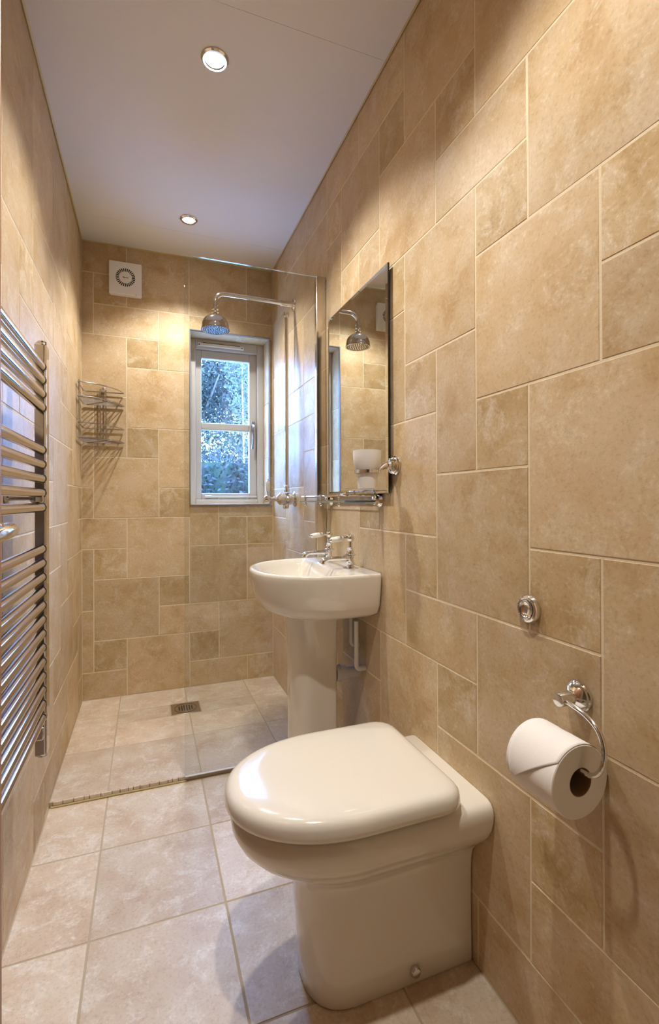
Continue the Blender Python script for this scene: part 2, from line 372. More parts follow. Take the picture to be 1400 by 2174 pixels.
# ------------------------------------------------------------------ window
wn = struct(thing('window_1', None, None, (.447, 2.93, WZ0)), 'white casement window with one glazing bar')
wn['label'] = 'white painted casement window with one glazing bar'
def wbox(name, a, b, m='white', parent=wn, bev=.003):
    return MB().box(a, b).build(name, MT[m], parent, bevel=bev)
G0, G1, GT, GB = .300, .584, 1.890, 1.092
fy0, fy1 = 2.905, 2.985
def ringframe(x0, x1, z0, z1, wl_, wr_, wt, wb, y0, y1):
    m = MB()
    m.box((x0, y0, z0), (x0 + wl_, y1, z1)); m.box((x1 - wr_, y0, z0), (x1, y1, z1))
    m.box((x0 + wl_, y0, z1 - wt), (x1 - wr_, y1, z1)); m.box((x0 + wl_, y0, z0), (x1 - wr_, y1, z0 + wb)); return m
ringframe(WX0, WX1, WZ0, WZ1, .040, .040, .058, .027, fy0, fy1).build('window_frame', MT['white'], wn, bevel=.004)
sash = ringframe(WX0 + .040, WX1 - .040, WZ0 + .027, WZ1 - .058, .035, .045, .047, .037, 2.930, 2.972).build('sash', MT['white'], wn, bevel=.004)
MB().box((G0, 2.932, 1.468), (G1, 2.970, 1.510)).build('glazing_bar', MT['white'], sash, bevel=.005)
for z0, z1 in ((GB - .004, 1.470), (1.508, GT + .004)):
    MB().box((G0 - .004, 2.950, z0), (G1 + .004, 2.954, z1)).build('pane', MT['wglass'], wn, 0)
v = wbox('trickle_vent', (.275, 2.893, 1.951), (.545, 2.906, 1.971), 'plastic')
for xx in (.285, .533): MB().lathe([(.0035, 0), (.0035, .002)], frame((xx, 2.893, 1.958), (0, -1, 0)), 10).build('vent_screw', MT['black'], v)
MB().box((.303, 2.8915, 1.968), (.522, 2.8935, 1.9705)).build('vent_slot', MT['black'], v)
MT['handle'] = mat('handle_grey', (.34, .33, .33), .3, 1)
hd = MB().box((.594, 2.922, 1.462), (.618, 2.931, 1.530)).build('handle', MT['handle'], wn, bevel=.008, seg=4)
MB().tube(smooth_path([(.606, 2.926, 1.505), (.606, 2.905, 1.503), (.605, 2.897, 1.47), (.602, 2.897, 1.42), (.598, 2.902, 1.36)], 5), [.009] * 11 + [.0075] * 10, 10).build('lever', MT['handle'], hd)
st = MB().box((.335, 2.915, 1.066), (.628, 2.923, 1.076)).build('casement_stay', MT['greypl'], wn, bevel=.002)
MB().lathe([(.008, 0), (.008, .035)], frame((.318, 2.919, 1.071), (1, 0, 0)), 12).build('stay_knob', MT['greypl'], st)
for xx in (.395, .565): MB().box((xx, 2.917, 1.056), (xx + .006, 2.930, 1.070)).build('stay_pin', MT['greypl'], st)

# ------------------------------------------------------------------ outdoors
def leaf_mat(name, c0, c1):
    m = mat(name, c0, .45, spec=.42); nt = m.node_tree; b = nt.nodes['Principled BSDF']; L = nt.links.new
    g = nt.nodes.new('ShaderNodeNewGeometry'); r = nt.nodes.new('ShaderNodeValToRGB')
    r.color_ramp.elements[0].color = (*c0, 1); r.color_ramp.elements[1].color = (*c1, 1)
    L(g.outputs['Random Per Island'], r.inputs[0]); L(r.outputs[0], b.inputs['Base Color'])
    tr = nt.nodes.new('ShaderNodeBsdfTranslucent'); L(r.outputs[0], tr.inputs[0]); mx = nt.nodes.new('ShaderNodeMixShader'); mx.inputs[0].default_value = .45
    L(b.outputs[0], mx.inputs[1]); L(tr.outputs[0], mx.inputs[2]); L(mx.outputs[0], nt.nodes['Material Output'].inputs[0]); return m
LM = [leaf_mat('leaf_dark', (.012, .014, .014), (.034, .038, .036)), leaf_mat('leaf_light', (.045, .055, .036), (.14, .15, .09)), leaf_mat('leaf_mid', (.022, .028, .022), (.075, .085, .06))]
MT['bark'] = mat('bark', (.12, .09, .07), .9)
def leaves(parent, blobs, n, size, m, seed):
    r = random.Random(seed); V = []; Fc = []
    tot = sum(b[3] * b[4] * b[5] for b in blobs)
    for cx, cy, cz, rx, ry, rz in blobs:
        for _ in range(int(n * rx * ry * rz / tot)):
            while True:
                p = Vector((r.uniform(-1, 1), r.uniform(-1, 1), r.uniform(-1, 1)))
                if .15 < p.length < 1: break
            c = Vector((cx + p.x * rx, cy + p.y * ry, cz + p.z * rz)); s = size * r.uniform(.6, 1.4)
            a = Vector((r.gauss(0, 1), r.gauss(0, 1), r.gauss(0, 1))).normalized(); b = a.orthogonal().normalized(); k = len(V)
            V += [c - a * s, c + b * s * .45 - a * s * .1, c + a * s, c - b * s * .45 - a * s * .1]; Fc.append((k, k + 1, k + 2, k + 3))
    me = bpy.data.meshes.new('foliage'); me.from_pydata([tuple(x) for x in V], [], Fc); me.materials.append(m)
    o = bpy.data.objects.new('foliage', me); COL.objects.link(o); o.parent = parent; o.matrix_parent_inverse = parent.matrix_basis.inverted(); o['kind'] = 'stuff'
    return o
struct(MB().box((-14, YE + .4, -.25), (18, 30, -.2)).build('ground_garden', noise_bump(mat('garden_paving', (.42, .40, .37), .9), 20, .5)), 'pale paving outside the window')
hg = thing('garden_hedge', 'dark green leafy hedge beyond the lower window pane', 'hedge', (1.0, 6.6, -.2))
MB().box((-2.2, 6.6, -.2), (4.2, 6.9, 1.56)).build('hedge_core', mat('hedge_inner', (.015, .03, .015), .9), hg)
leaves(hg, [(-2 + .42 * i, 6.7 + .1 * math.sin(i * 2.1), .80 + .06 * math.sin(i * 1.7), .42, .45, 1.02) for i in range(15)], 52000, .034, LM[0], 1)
for k, (x, y, h, rr_, m, n, lab) in enumerate(((.75, 9.2, 3.6, 1.5, 2, 21000, 'dense green tree on the left behind the hedge'),
                                   (2.35, 12.9, 4.3, 1.9, 1, 23000, 'pale-leaved tree on the right behind the hedge'))):
    tr = thing('garden_tree', lab, 'tree', (x, y, -.2), 'trees beyond the window')
    MB().tube(smooth_path([(x, y, -.2), (x + .05, y, 1.0), (x - .04, y, 2.2), (x + .05, y, 3.4)], 4), [.09 - .005 * i for i in range(13)], 8).build('trunk', MT['bark'], tr)
    rnd2 = random.Random(20 + k)
    for _ in range(9):
        z = rnd2.uniform(1.3, 2.8); a = rnd2.uniform(0, 2 * PI); L_ = rnd2.uniform(.8, 1.4)
        MB().tube(smooth_path([(x, y, z), (x + .5 * L_ * math.cos(a), y + .5 * L_ * math.sin(a), z + .35), (x + L_ * math.cos(a), y + L_ * math.sin(a), z + .9)], 3), [.035, .032, .029, .025, .02, .015, .01], 6).build('branch', MT['bark'], tr)
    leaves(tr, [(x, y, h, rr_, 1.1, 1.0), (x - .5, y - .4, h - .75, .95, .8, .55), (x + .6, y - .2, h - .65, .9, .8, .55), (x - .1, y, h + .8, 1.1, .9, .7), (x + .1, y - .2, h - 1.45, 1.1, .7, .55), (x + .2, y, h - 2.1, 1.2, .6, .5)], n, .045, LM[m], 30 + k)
wt = thing('garden_tree', 'slim pale-stemmed sapling at the right of the window view', 'tree', (1.42, 7.6, -.2), 'trees beyond the window')
MB().tube([(1.42, 7.6, -.2), (1.43, 7.6, 1.5), (1.40, 7.6, 3.2)], [.015, .013, .010], 6).build('trunk', mat('pale_bark', (.5, .5, .48), .8), wt)
leaves(wt, [(1.40, 7.6, 3.0, .28, .25, .8)], 900, .035, LM[1], 44)

# ------------------------------------------------------------------ door
dr = thing('door_1', None, None, (-.218, .06, .0)); dr['kind'] = 'structure'; dr['label'] = 'brown wooden door standing open against the left side'
MB().box((-.236, .065, .008), (-.201, .838, 1.985)).build('door_leaf', MT['wood'], dr, bevel=.003)
hx, hy, hz = -.201, .768, 1.010
hb = MB().lathe([(.025, 0), (.025, .006), (.012, .010)], frame((hx, hy, hz), (1, 0, 0)), 20).build('door_handle', MT['chrome'], dr)
MB().tube(smooth_path([(hx, hy, hz), (hx + .020, hy, hz), (hx + .030, hy - .014, hz), (hx + .032, hy - .06, hz - .002), (hx + .028, hy - .11, hz - .006)], 6), .0095, 12).build('lever', MT['chrome'], hb)

# ------------------------------------------------------------------ downlights
def downlight(x, y, label):
    t = thing('ceiling_downlight', label, 'downlight', (x, y, ZC), 'recessed ceiling downlights')
    fr = frame((x, y, ZC), (0, 0, -1))
    MB().lathe([(.028, .0005), (.041, .0005), (.041, .003), (.036, .007), (.030, .007), (.027, .003)], fr, 32, cap0=False, cap1=False).build('bezel', MT['chrome'], t)
    MB().lathe([(.0, .005), (.012, .0055), (.027, .004), (.027, .001)], fr, 24, cap1=False).build('bulb', MT['lamp'], t)
    ld = bpy.data.lights.new('downlight_beam', 'SPOT'); ld.energy = SPOT_W; ld.color = SPOT_COL; ld.spot_size = SPOT_ANGLE; ld.spot_blend = SPOT_BLEND; ld.shadow_soft_size = .028
    lo = bpy.data.objects.new('downlight_beam', ld); COL.objects.link(lo); lo.location = (x, y, ZC - .012); lo.parent = t; lo.matrix_parent_inverse = t.matrix_basis.inverted()
downlight(.196, 1.500, 'glowing round downlight in the ceiling nearer the camera')
downlight(.189, 2.402, 'glowing round downlight in the ceiling above the shower')
downlight(.196, .600, 'round ceiling downlight over the toilet, nearest the door')

# ------------------------------------------------------------------ extractor fan
fx0, fx1, fz0, fz1, fyf = -.184, -.025, 2.128, 2.297, 2.737
fan = thing('extractor_fan', 'square white extractor fan with a ring of black slots high on end wall', 'fan', (-.105, YE - .001, fz0))
body = MB().box((fx0 + .003, fyf + .010, fz0 + .003), (fx1 - .003, YE, fz1 - .003)).build('fan_housing', MT['plastic'], fan, bevel=.003)
MB().box((fx0, fyf, fz0), (fx1, fyf + .022, fz1)).build('fan_cover', MT['plastic'], fan, bevel=.003)
fc = ((fx0 + fx1) / 2, fyf - .0004, (fz0 + fz1) / 2 + .004)
for i in range(28):
    a = 2 * PI * i / 28; m_ = MB(); d = .085
    rr_ = [(.031, a - d * .85), (.0475, a - d * .85), (.0475, a + d * .72), (.031, a + d * .72)]
    m_.rings([[(fc[0] + r * math.cos(t), fc[1] + dy, fc[2] + r * math.sin(t)) for r, t in rr_] for dy in (.002, 0)])
    m_.build('vent_slot', MT['black'], fan, 0)
tcu = bpy.data.curves.new('fan_lettering', 'FONT'); tcu.body = 'Silavent'; tcu.size = .0085; tcu.align_x = 'CENTER'; tcu.align_y = 'CENTER'; tcu.extrude = .0002; tcu.offset = .0003
tcu.materials.append(MT['black']); tt = bpy.data.objects.new('lettering_source', tcu); COL.objects.link(tt); bpy.context.view_layer.update()
tme = bpy.data.meshes.new_from_object(tt.evaluated_get(bpy.context.evaluated_depsgraph_get())); bpy.data.objects.remove(tt); to = bpy.data.objects.new('fan_lettering', tme); COL.objects.link(to); to['kind'] = 'stuff'
to.parent = fan; to.matrix_world = Matrix.Translation((fc[0], fyf - .0006, fc[2])) @ Matrix.Rotation(PI / 2, 4, 'X')
MB().box((fx1 - .030, fyf - .0005, fz0 - .0005), (fx1 - .0285, fyf + .010, fz0 + .006)).build('cover_clip', MT['black'], fan, 0)

# ------------------------------------------------------------------ corner caddy
cx0, cy0 = XL + .010, YE - .010
cad = thing('shower_caddy', 'two-tier chrome wire corner shelf between left wall and end wall', 'shower caddy', (XL + .08, YE - .08, 1.33))
def cad_curve(z, n=16):
    A, B = Vector((cx0, 2.555, z)), Vector((-.114, cy0, z)); Cc = Vector((-.150, 2.600, z))
    return [(1 - t) ** 2 * A + 2 * t * (1 - t) * Cc + t * t * B for t in [i / n for i in range(n + 1)]]
for zs, zr in ((1.548, 1.615), (1.353, 1.423)):
    cv = cad_curve(zr)
    MB().tube(cv + [Vector((-.12, cy0, zr)), Vector((cx0 + .015, cy0, zr)), Vector((cx0, cy0 - .015, zr)), Vector((cx0, 2.56, zr))], .0028, 8).build('guard_rail', MT['wire'], cad)
    cv = cad_curve(zs, 24)
    sh = MB().tube(cv + [Vector((-.12, cy0, zs)), Vector((cx0 + .01, cy0, zs)), Vector((cx0, cy0 - .01, zs)), Vector((cx0, 2.56, zs))], .0036, 8).build('wire_shelf', MT['wire'], cad)
    A0, A1 = Vector((cx0, 2.58, 0)), Vector((-.13, cy0, 0))
    for i in range(1, 12):           # diagonal wires, parallel to the line joining both wall ends
        p = cv[12] ; f = i / 12
        corner = Vector((cx0, cy0, zs)); mid = (cv[12] - corner) * f + corner
        d = Vector((1, .95, 0)).normalized()
        # clip along the diagonal by walls
        lo_, hi_ = -.2, .2
        ts = []
        for s in [q_ / 200 for q_ in range(-200, 201)]:
            pt = mid + d * s * .3
            inside = pt.x >= cx0 and pt.y <= cy0
            # inside curve test
            k = min(range(25), key=lambda n_: (cv[n_] - pt).length)
            rad = (cv[k] - corner).length
            if inside and (pt - corner).length <= rad + .001: ts.append(s * .3)
        if ts: MB().tube([mid + d * ts[0] - Vector((0, 0, .0035)), mid + d * ts[-1] - Vector((0, 0, .0035))], .0016, 6).build('shelf_wire', MT['wire'], sh)
    MB().tube([corner + Vector((.02, -.02, -.006)), cv[12] - Vector((0, 0, .006))], .0022, 6).build('shelf_brace', MT['wire'], sh)
for x_, y_ in ((-.228, cy0 - .002), (-.201, cy0 - .002), (cx0 + .002, 2.575), (cx0 + .002, 2.600)):
    MB().tube([(x_, y_, 1.348), (x_, y_, 1.628)], .0029, 8).build('upright', MT['wire'], cad)
br = MB().box((-.226, YE - .009, 1.612), (-.203, YE - .001, 1.642)).build('fixing_plate', MT['chromeb'], cad, bevel=.004)
MB().lathe([(.005, 0), (.005, .002)], frame((-.2145, YE - .009, 1.632), (0, -1, 0)), 12).build('screw', MT['steel'], br)

# ------------------------------------------------------------------ glass screen
scr = thing('shower_screen', 'frameless clear glass shower screen fixed to the right wall', 'shower screen', (.40, 1.88, ZS))
mb = MB(); ga, gb = (.130, 1.876, .019), (.652, 1.884, 1.968); mb.box(ga, gb)
for i in (0, 1, 4, 5): mb.m[i] = 1
mb.build('glass_pane', [MT['glass'], MT['gedge']], scr, 0)
mb = MB(); mb.box((.650, 1.868, .019), (XR - .001, 1.892, 1.969)); mb.build('wall_channel', mat('channel_alu', (.80, .76, .70), .16, 1), scr, bevel=.002)
MB().box((.130, 1.8745, .0185), (.652, 1.8855, .0205)).build('bottom_seal', MT['greypl'], scr, 0)

# ------------------------------------------------------------------ shower mixer
sx, sy = .652, 2.33
shw = thing('shower_mixer', 'traditional chrome shower with riser pipe, curved arm and round rose', 'shower', (sx, sy, 1.0))
za = 2.030
MB().lathe([(.030, 0), (.030, .004), (.024, .008), (.014, .010), (.013, .060), (.015, .062), (.015, .070), (.011, .072)], frame((XR, sy, za), (-1, 0, 0)), 24).build('wall_flange', MT['chrome'], shw)
hxx = .305
pth = [(sx, sy, za), (.45, sy, za + .002)] + arc((hxx + .045, sy, za - .045), .047, PI / 2, PI, 8, (1, 0, 0), (0, 0, 1)) + [(hxx - .002, sy, 1.972)]
MB().tube(pth, .0105, 14).build('shower_arm', MT['chrome'], shw)
rose = MB().lathe([(.011, 1.980), (.0135, 1.978), (.0135, 1.970), (.011, 1.968), (.011, 1.964), (.0155, 1.962), (.0155, 1.953), (.012, 1.949), (.0165, 1.944), (.017, 1.938), (.013, 1.933), (.013, 1.928), (.020, 1.924), (.036, 1.918), (.050, 1.908), (.0585, 1.895), (.0615, 1.884), (.0620, 1.882), (.0632, 1.881), (.0632, 1.868), (.0665, 1.861), (.0665, 1.855), (.062, 1.855), (.060, 1.859)], frame((hxx - .002, sy, 0), (0, 0, 1)), 36, cap1=False).build('shower_rose', MT['chrome'], shw)
MB().lathe([(.0605, 1.858), (.058, 1.856), (0, 1.856)], frame((hxx - .002, sy, 0), (0, 0, 1)), 36, cap0=False).build('rose_face', MT['chromeb'], rose)
nz = MB()
for r_, n_ in ((.010, 5), (.022, 11), (.034, 17), (.046, 23), (.054, 28)):
    for i in range(n_):
        a = 2 * PI * i / n_; nz.lathe([(.0022, 0), (.0014, .003)], frame((hxx - .002 + r_ * math.cos(a), sy + r_ * math.sin(a), 1.8565), (0, 0, -1)), 6)
o = nz.build('nozzles', MT['black'], rose); o['kind'] = 'stuff'
MB().lathe([(.0125, 1.985), (.0145, 1.984), (.0145, 1.968), (.0100, 1.962), (.0092, 1.958), (.0092, 1.125), (.011, 1.122), (.0125, 1.118), (.0125, 1.105), (.014, 1.103), (.014, 1.090)], frame((sx, sy, 0), (0, 0, 1)), 16).build('riser_pipe', MT['chrome'], shw)
MB().lathe([(.0365, 0), (.0365, .004), (.030, .008), (.024, .010), (.024, .018), (.031, .020), (.031, .040), (.028, .048), (.028, .062), (.031, .064), (.031, .078), (.022, .086), (.016, .092), (.010, .094)], frame((XR, sy, 1.056), (-1, 0, 0)), 28).build('valve_body', MT['chrome'], shw)
MB().lathe([(.013, 0), (.015, .005), (.015, .022), (.010, .026)], frame((sx - .005, sy, 1.032), (0, 0, -1)), 16).build('valve_inlet', MT['chrome'], shw)
MB().lathe([(.013, 0), (.014, .006), (.009, .012), (.006, .016)], frame((sx - .002, sy - .028, 1.056), (0, -1, 0)), 16).build('valve_cap', MT['chrome'], shw)
MB().lathe([(.0105, 0), (.0105, .014), (.0075, .016), (.0075, .030), (.012, .033), (.017, .040), (.0185, .050), (.014, .060), (.008, .064)], frame((.600, sy, 1.056), (-1, 0, 0)), 20).build('temperature_knob', MT['chrome'], shw)
lv = MB().lathe([(.010, 0), (.0065, .010), (.0065, .022), (.0085, .026)], frame((.556, sy, 1.068), (0, 0, 1)), 16).build('lever', MT['chrome'], shw)
MB().lathe([(.0075, 0), (.010, .008), (.0115, .030), (.0105, .046), (.0085, .050)], frame((.556, sy, 1.092), (0, 0, 1)), 16).build('lever_grip', MT['porc'], lv)
MB().lathe([(.0075, 0), (.006, .004), (.003, .006), (.004, .010), (.0015, .013)], frame((.556, sy, 1.142), (0, 0, 1)), 12).build('lever_tip', MT['chrome'], lv)

# ------------------------------------------------------------------ shower drain
drn = thing('floor_drain', 'square steel drain cover set in the shower floor', 'drain', (.176, 2.505, ZS))
MB().box((DR[0] + .003, DR[2] + .003, ZS - .010), (DR[1] - .003, DR[3] - .003, ZS + .001)).build('drain_plate', MT['steel'], drn, bevel=.001)
mx, my = (DR[0] + DR[1]) / 2, (DR[2] + DR[3]) / 2
MB().tube(arc((mx, my, ZS + .001), .052, 0, 2 * PI, 40, (1, 0, 0), (0, 1, 0))[:-1], .0013, 6, True).build('grate_rim', MT['black'], drn)
for i in range(6):
    xx = mx - .030 + i * .012; hh = .034 if i in (2, 3) else (.030 if i in (1, 4) else .024)
    MB().box((xx - .0032, my - hh, ZS), (xx + .0032, my + hh, ZS + .0015)).build('drain_slot', MT['black'], drn, bevel=.001)

# ------------------------------------------------------------------ mirror
my0, my1, mz0, mz1 = 1.296, 1.800, 1.069, 1.764
mir = thing('wall_mirror', 'tall plain mirror on the right wall above the basin', 'mirror', (XR, 1.55, mz0))
bv = .012; mb = MB(); xf = .677
o_ = [(my0, mz0), (my1, mz0), (my1, mz1), (my0, mz1)]; i_ = [(my0 + bv, mz0 + bv), (my1 - bv, mz0 + bv), (my1 - bv, mz1 - bv), (my0 + bv, mz1 - bv)]
mx_ = lambda y: xf - .0020 * (y - my0) / (my1 - my0)
mb.rings([[(mx_(y) + .0012, y, z) for y, z in o_], [(mx_(y), y, z) for y, z in i_]], False, True)
mb.build('mirror_face', MT['mirror'], mir, 0)
mb = MB(); mb.rings([[(mx_(y) + .0012, y, z) for y, z in o_], [(mx_(y) + .007, y, z) for y, z in o_]], False, True); mb.build('mirror_edge', MT['edge'], mir, 0)
MB().box((xf + .007, my0 + .02, mz0 + .02), (XR, my1 - .02, mz1 - .02)).build('mirror_backing', MT['black'], mir)

# ------------------------------------------------------------------ tumbler and holder
tx, ty, tz = .592, 1.262, 1.130
th = thing('tumbler_holder', 'chrome wall bracket with a ring holding the frosted tumbler', 'tumbler holder', (XR, 1.275, 1.15))
MB().lathe([(.0285, 0), (.0285, .005), (.0255, .008), (.0265, .012), (.022, .018), (.0135, .022), (.0115, .030)], frame((XR, 1.275, 1.150), (-1, 0, 0)), 28).build('wall_rose', MT['chrome'], th)
MB().tube(smooth_path([(XR - .022, 1.275, 1.150), (XR - .040, 1.274, 1.148), (XR - .054, 1.270, 1.140), (tx + .037, ty, tz + .002)], 5), [.0085] * 5 + [.0085 - .0003 * i for i in range(11)], 12).build('arm', MT['chrome'], th)
mb = MB(); R_ = []
for i in range(36):
    a = 2 * PI * i / 36; c, s = math.cos(a), math.sin(a)
    R_.append([(tx + r * c, ty + r * s, tz + z) for r, z in ((.0325, -.0045), (.0365, -.0045), (.0365, .0045), (.0325, .0045))])
R_.append(R_[0]); mb.rings(R_, False, False); mb.build('holding_ring', MT['chrome'], th, 50)
tum = MB().lathe([(0, 1.078), (.022, 1.078), (.0265, 1.082), (.0285, 1.100), (.0310, 1.126), (.0318, 1.134), (.0345, 1.142), (.0390, 1.156), (.0405, 1.175), (.0410, 1.190), (.0390, 1.190), (.0370, 1.160), (.0290, 1.134), (.0255, 1.090), (0, 1.086)], frame((tx, ty, 0), (0, 0, 1)), 36).build('tumbler', MT['frost'])
tag(tum, 'white frosted glass tumbler held in front of the mirror', 'tumbler')

# ------------------------------------------------------------------ glass shelf with gallery rail
gs = thing('glass_shelf', 'narrow glass shelf with chrome gallery rail below the mirror', 'shelf', (XR, 1.6, 1.04))
zs = 1.044; s0, s1, sxf = 1.366, 1.852, .566
mb = MB(); R_ = []
outl = [(XR - .012, s0)] + [tuple(p)[:2] for p in arc((sxf + .02, s0 + .02, 0), .02, -PI / 2, -PI, 6, (1, 0, 0), (0, 1, 0))] + [tuple(p)[:2] for p in arc((sxf + .02, s1 - .02, 0), .02, PI, PI / 2, 6, (1, 0, 0), (0, 1, 0))] + [(XR - .012, s1)]
mb.rings([[(x, y, z) for x, y in outl] for z in (zs - .003, zs + .003)]); n_ = len(mb.f)
for i in range(n_ - 2): mb.m[i] = 1
mb.build('shelf_pane', [MT['glass'], MT['gedge']], gs, 0)
rail = [(XR - .022, s0 + .012, zs + .018)] + [Vector((p.x, p.y, zs + .018)) for p in arc((sxf + .026, s0 + .032, 0), .020, -PI / 2, -PI, 6, (1, 0, 0), (0, 1, 0))] + [Vector((p.x, p.y, zs + .018)) for p in arc((sxf + .026, s1 - .032, 0), .020, PI, PI / 2, 6, (1, 0, 0), (0, 1, 0))] + [(XR - .022, s1 - .012, zs + .018)]
MB().tube(rail, .0032, 8).build('gallery_rail', MT['chrome'], gs)
for x_, y_ in ((sxf + .006, 1.78), (sxf + .006, 1.60), (sxf + .006, 1.43)):
    MB().lathe([(.0025, -.016), (.0055, -.012), (.0055, -.008), (.003, -.006), (.003, .012), (.0052, .014), (.0052, .022), (.002, .024)], frame((x_, y_, zs), (0, 0, 1)), 14).build('rail_post', MT['chrome'], gs)
for y_ in (s0 + .010, s1 - .045):
    b_ = MB().lathe([(.0225, 0), (.0225, .005), (.019, .010), (.0155, .014), (.0155, .024), (.008, .028)], frame((XR, y_, zs + .004), (-1, 0, 0)), 24).build('shelf_bracket', MT['chrome'], gs)
    MB().tube([(XR - .02, y_, zs), (XR - .052, y_, zs)], .0065, 12).build('shelf_clamp', MT['chrome'], b_)

# ------------------------------------------------------------------ D-shaped lofts
def dshape(front, back, yc, hw, ax, z, e=2.2, rc=.0, nf=32, ns=6, nb=6, nc=4):
    """counter-clockwise outline; front towards -x, flat back at +x, corner radius rc at the back"""
    P = []; xc = front + ax
    def c(sgn):
        o = (back - rc, yc + sgn * (hw - rc))
        return [(o[0] + rc * math.cos(t), o[1] + sgn * rc * math.sin(t)) for t in [PI / 2 * i / nc for i in range(nc + 1)]]
    far = c(1)                                    # from back edge to far side
    P += far
    xs = back - rc
    P += [(xs + (xc - xs) * i / (ns + 1), yc + hw) for i in range(1, ns + 1)]
    for i in range(nf + 1):
        t = PI / 2 - PI * i / nf; cc, ss = math.cos(t), math.sin(t)
        P.append((xc - ax * abs(cc) ** (2 / e), yc + hw * math.copysign(abs(ss) ** (2 / e), ss)))
    P += [(xc + (xs - xc) * i / (ns + 1), yc - hw) for i in range(1, ns + 1)]
    near = c(-1); P += near[::-1]
    P += [(back, yc - (hw - rc) + 2 * (hw - rc) * i / nb) for i in range(1, nb)]
    return [(x, y, z) for x, y in P]

# ------------------------------------------------------------------ basin
YCB = 1.610; RIM = .817
bas = thing('pedestal_basin', 'cream ceramic basin on a tall pedestal below the mirror', 'basin', (.52, YCB, 0))
sec = []
for z, fr_, bk, hw, ax, e in ((.654, .485, .640, .070, .075, 2), (.656, .460, .650, .105, .105, 2.0), (.662, .425, .660, .150, .14, 2.05), (.673, .390, .672, .195, .19, 2.1),
                              (.690, .360, .688, .228, .23, 2.15), (.715, .345, .690, .240, .255, 2.2), (.750, .334, .690, .246, .27, 2.25), (.785, .328, .691, .2485, .28, 2.3), (.806, .3255, .691, .250, .285, 2.3), (.8135, .327, .691, .249, .285, 2.3), (RIM, .331, .690, .2455, .282, 2.3),
                              (RIM + .0002, .344, .600, .233, .215, 2.3), (RIM - .003, .350, .585, .226, .20, 2.3), (.795, .360, .575, .216, .19, 2.3), (.760, .378, .565, .198, .17, 2.3), (.720, .405, .552, .165, .13, 2.2), (.695, .435, .535, .12, .09, 2.1), (.686, .465, .515, .06, .04, 2)):
    sec.append(dshape(fr_, bk, YCB, hw, ax, z, e, .012 if z < RIM - .0001 and fr_ < .34 or fr_ > .35 else .012))
MB().rings(sec).build('basin_bowl', MT['ceramic'], bas, 45)
MB().lathe([(.0, .690), (.020, .690), (.022, .688)], frame((.49, YCB, 0), (0, 0, 1)), 20, cap1=False).build('basin_waste', MT['chrome'], bas)
ps = []
for z, hw, fr_, bk in ((0, .088, .445, .600), (.02, .087, .446, .600), (.10, .083, .450, .600), (.30, .080, .453, .600), (.50, .081, .452, .600), (.60, .084, .448, .600), (.66, .088, .442, .600)):
    ps.append(dshape(fr_, bk, 1.600, hw, .075, z, 2.3, .01))
MB().rings(ps).build('basin_pedestal', MT['ceramic'], bas, 45)

def tap(y_, label):
    t = thing('basin_tap', label, 'tap', (.648, y_, RIM), 'basin taps')
    X = .648; up = frame((X, y_, RIM), (0, 0, 1))
    MB().lathe([(.026, 0), (.026, .002), (.020, .004), (.012, .006), (.011, .010), (.014, .013), (.014, .018), (.011, .021), (.0115, .040), (.014, .043), (.020, .044), (.020, .047), (.013, .050), (.012, .058), (.009, .062), (.0105, .066), (.007, .070), (.006, .094)], up, 24).build('tap_body', MT['chrome'], t)
    MB().tube(smooth_path([(X, y_, RIM + .034), (X - .030, y_, RIM + .034), (X - .075, y_, RIM + .034), (X - .095, y_, RIM + .029), (X - .102, y_, RIM + .018)], 5), [.0105] * 5 + [.0075] * 8 + [.0085, .0095, .010, .0105, .0105, .0105, .011, .011], 14).build('spout', MT['chrome'], t)
    MB().lathe([(.004, 0), (.010, .003), (.0135, .010), (.0135, .015), (.010, .021), (.004, .024)], frame((X, y_, RIM + .090), (0, 0, 1)), 20).build('tap_head', MT['chrome'], t)
    ax_ = (-1, -.05, -.10)
    lv = MB().lathe([(.006, 0), (.0055, .014), (.008, .018), (.008, .021)], frame((X - .008, y_, RIM + .104), ax_), 14).build('lever', MT['chrome'], t)
    MB().lathe([(.0075, .020), (.0085, .026), (.0098, .046), (.0085, .062), (.007, .064)], frame((X - .008, y_, RIM + .104), ax_), 16).build('lever_grip', MT['porc'], lv)
    MB().lathe([(.0072, .0635), (.0055, .068), (.003, .070), (.0038, .074), (.0015, .077)], frame((X - .008, y_, RIM + .104), ax_), 12).build('lever_tip', MT['chrome'], lv)
tap(1.517, 'chrome basin tap with white lever nearer the camera')
tap(1.722, 'chrome basin tap with white lever beside the glass screen')

# pipes under the basin
wp = thing('waste_pipe', 'grey plastic waste pipe between pedestal and wall', 'pipe', (.65, 1.545, .455))
MB().tube([(.604, 1.545, .455), (XR, 1.545, .455)], .0195, 20).build('pipe_run', MT['greypl'], wp)
MB().lathe([(.026, 0), (.027, .004), (.027, .014), (.030, .016), (.030, .019), (.027, .021), (.027, .034), (.022, .036)], frame((.602, 1.545, .455), (1, 0, 0)), 14).build('compression_nut', MT['greypl'], wp)
for y_, zb_, x_, lab in ((1.497, .478, .660, 'thin pale supply pipe nearest the camera below the basin'), (1.548, .545, .662, 'thin pale supply pipe behind the other below the basin')):
    p = [(x_, y_, .640), (x_, y_, zb_ + .018)] + arc((x_ + .014, y_, zb_ + .014), .014, PI, 1.5 * PI, 6, (1, 0, 0), (0, 0, 1)) + [(XR, y_, zb_)]
    tag(MB().tube(p, .0078, 14).build('supply_pipe', MT['plastic']), lab, 'pipe', 'supply pipes under the basin')

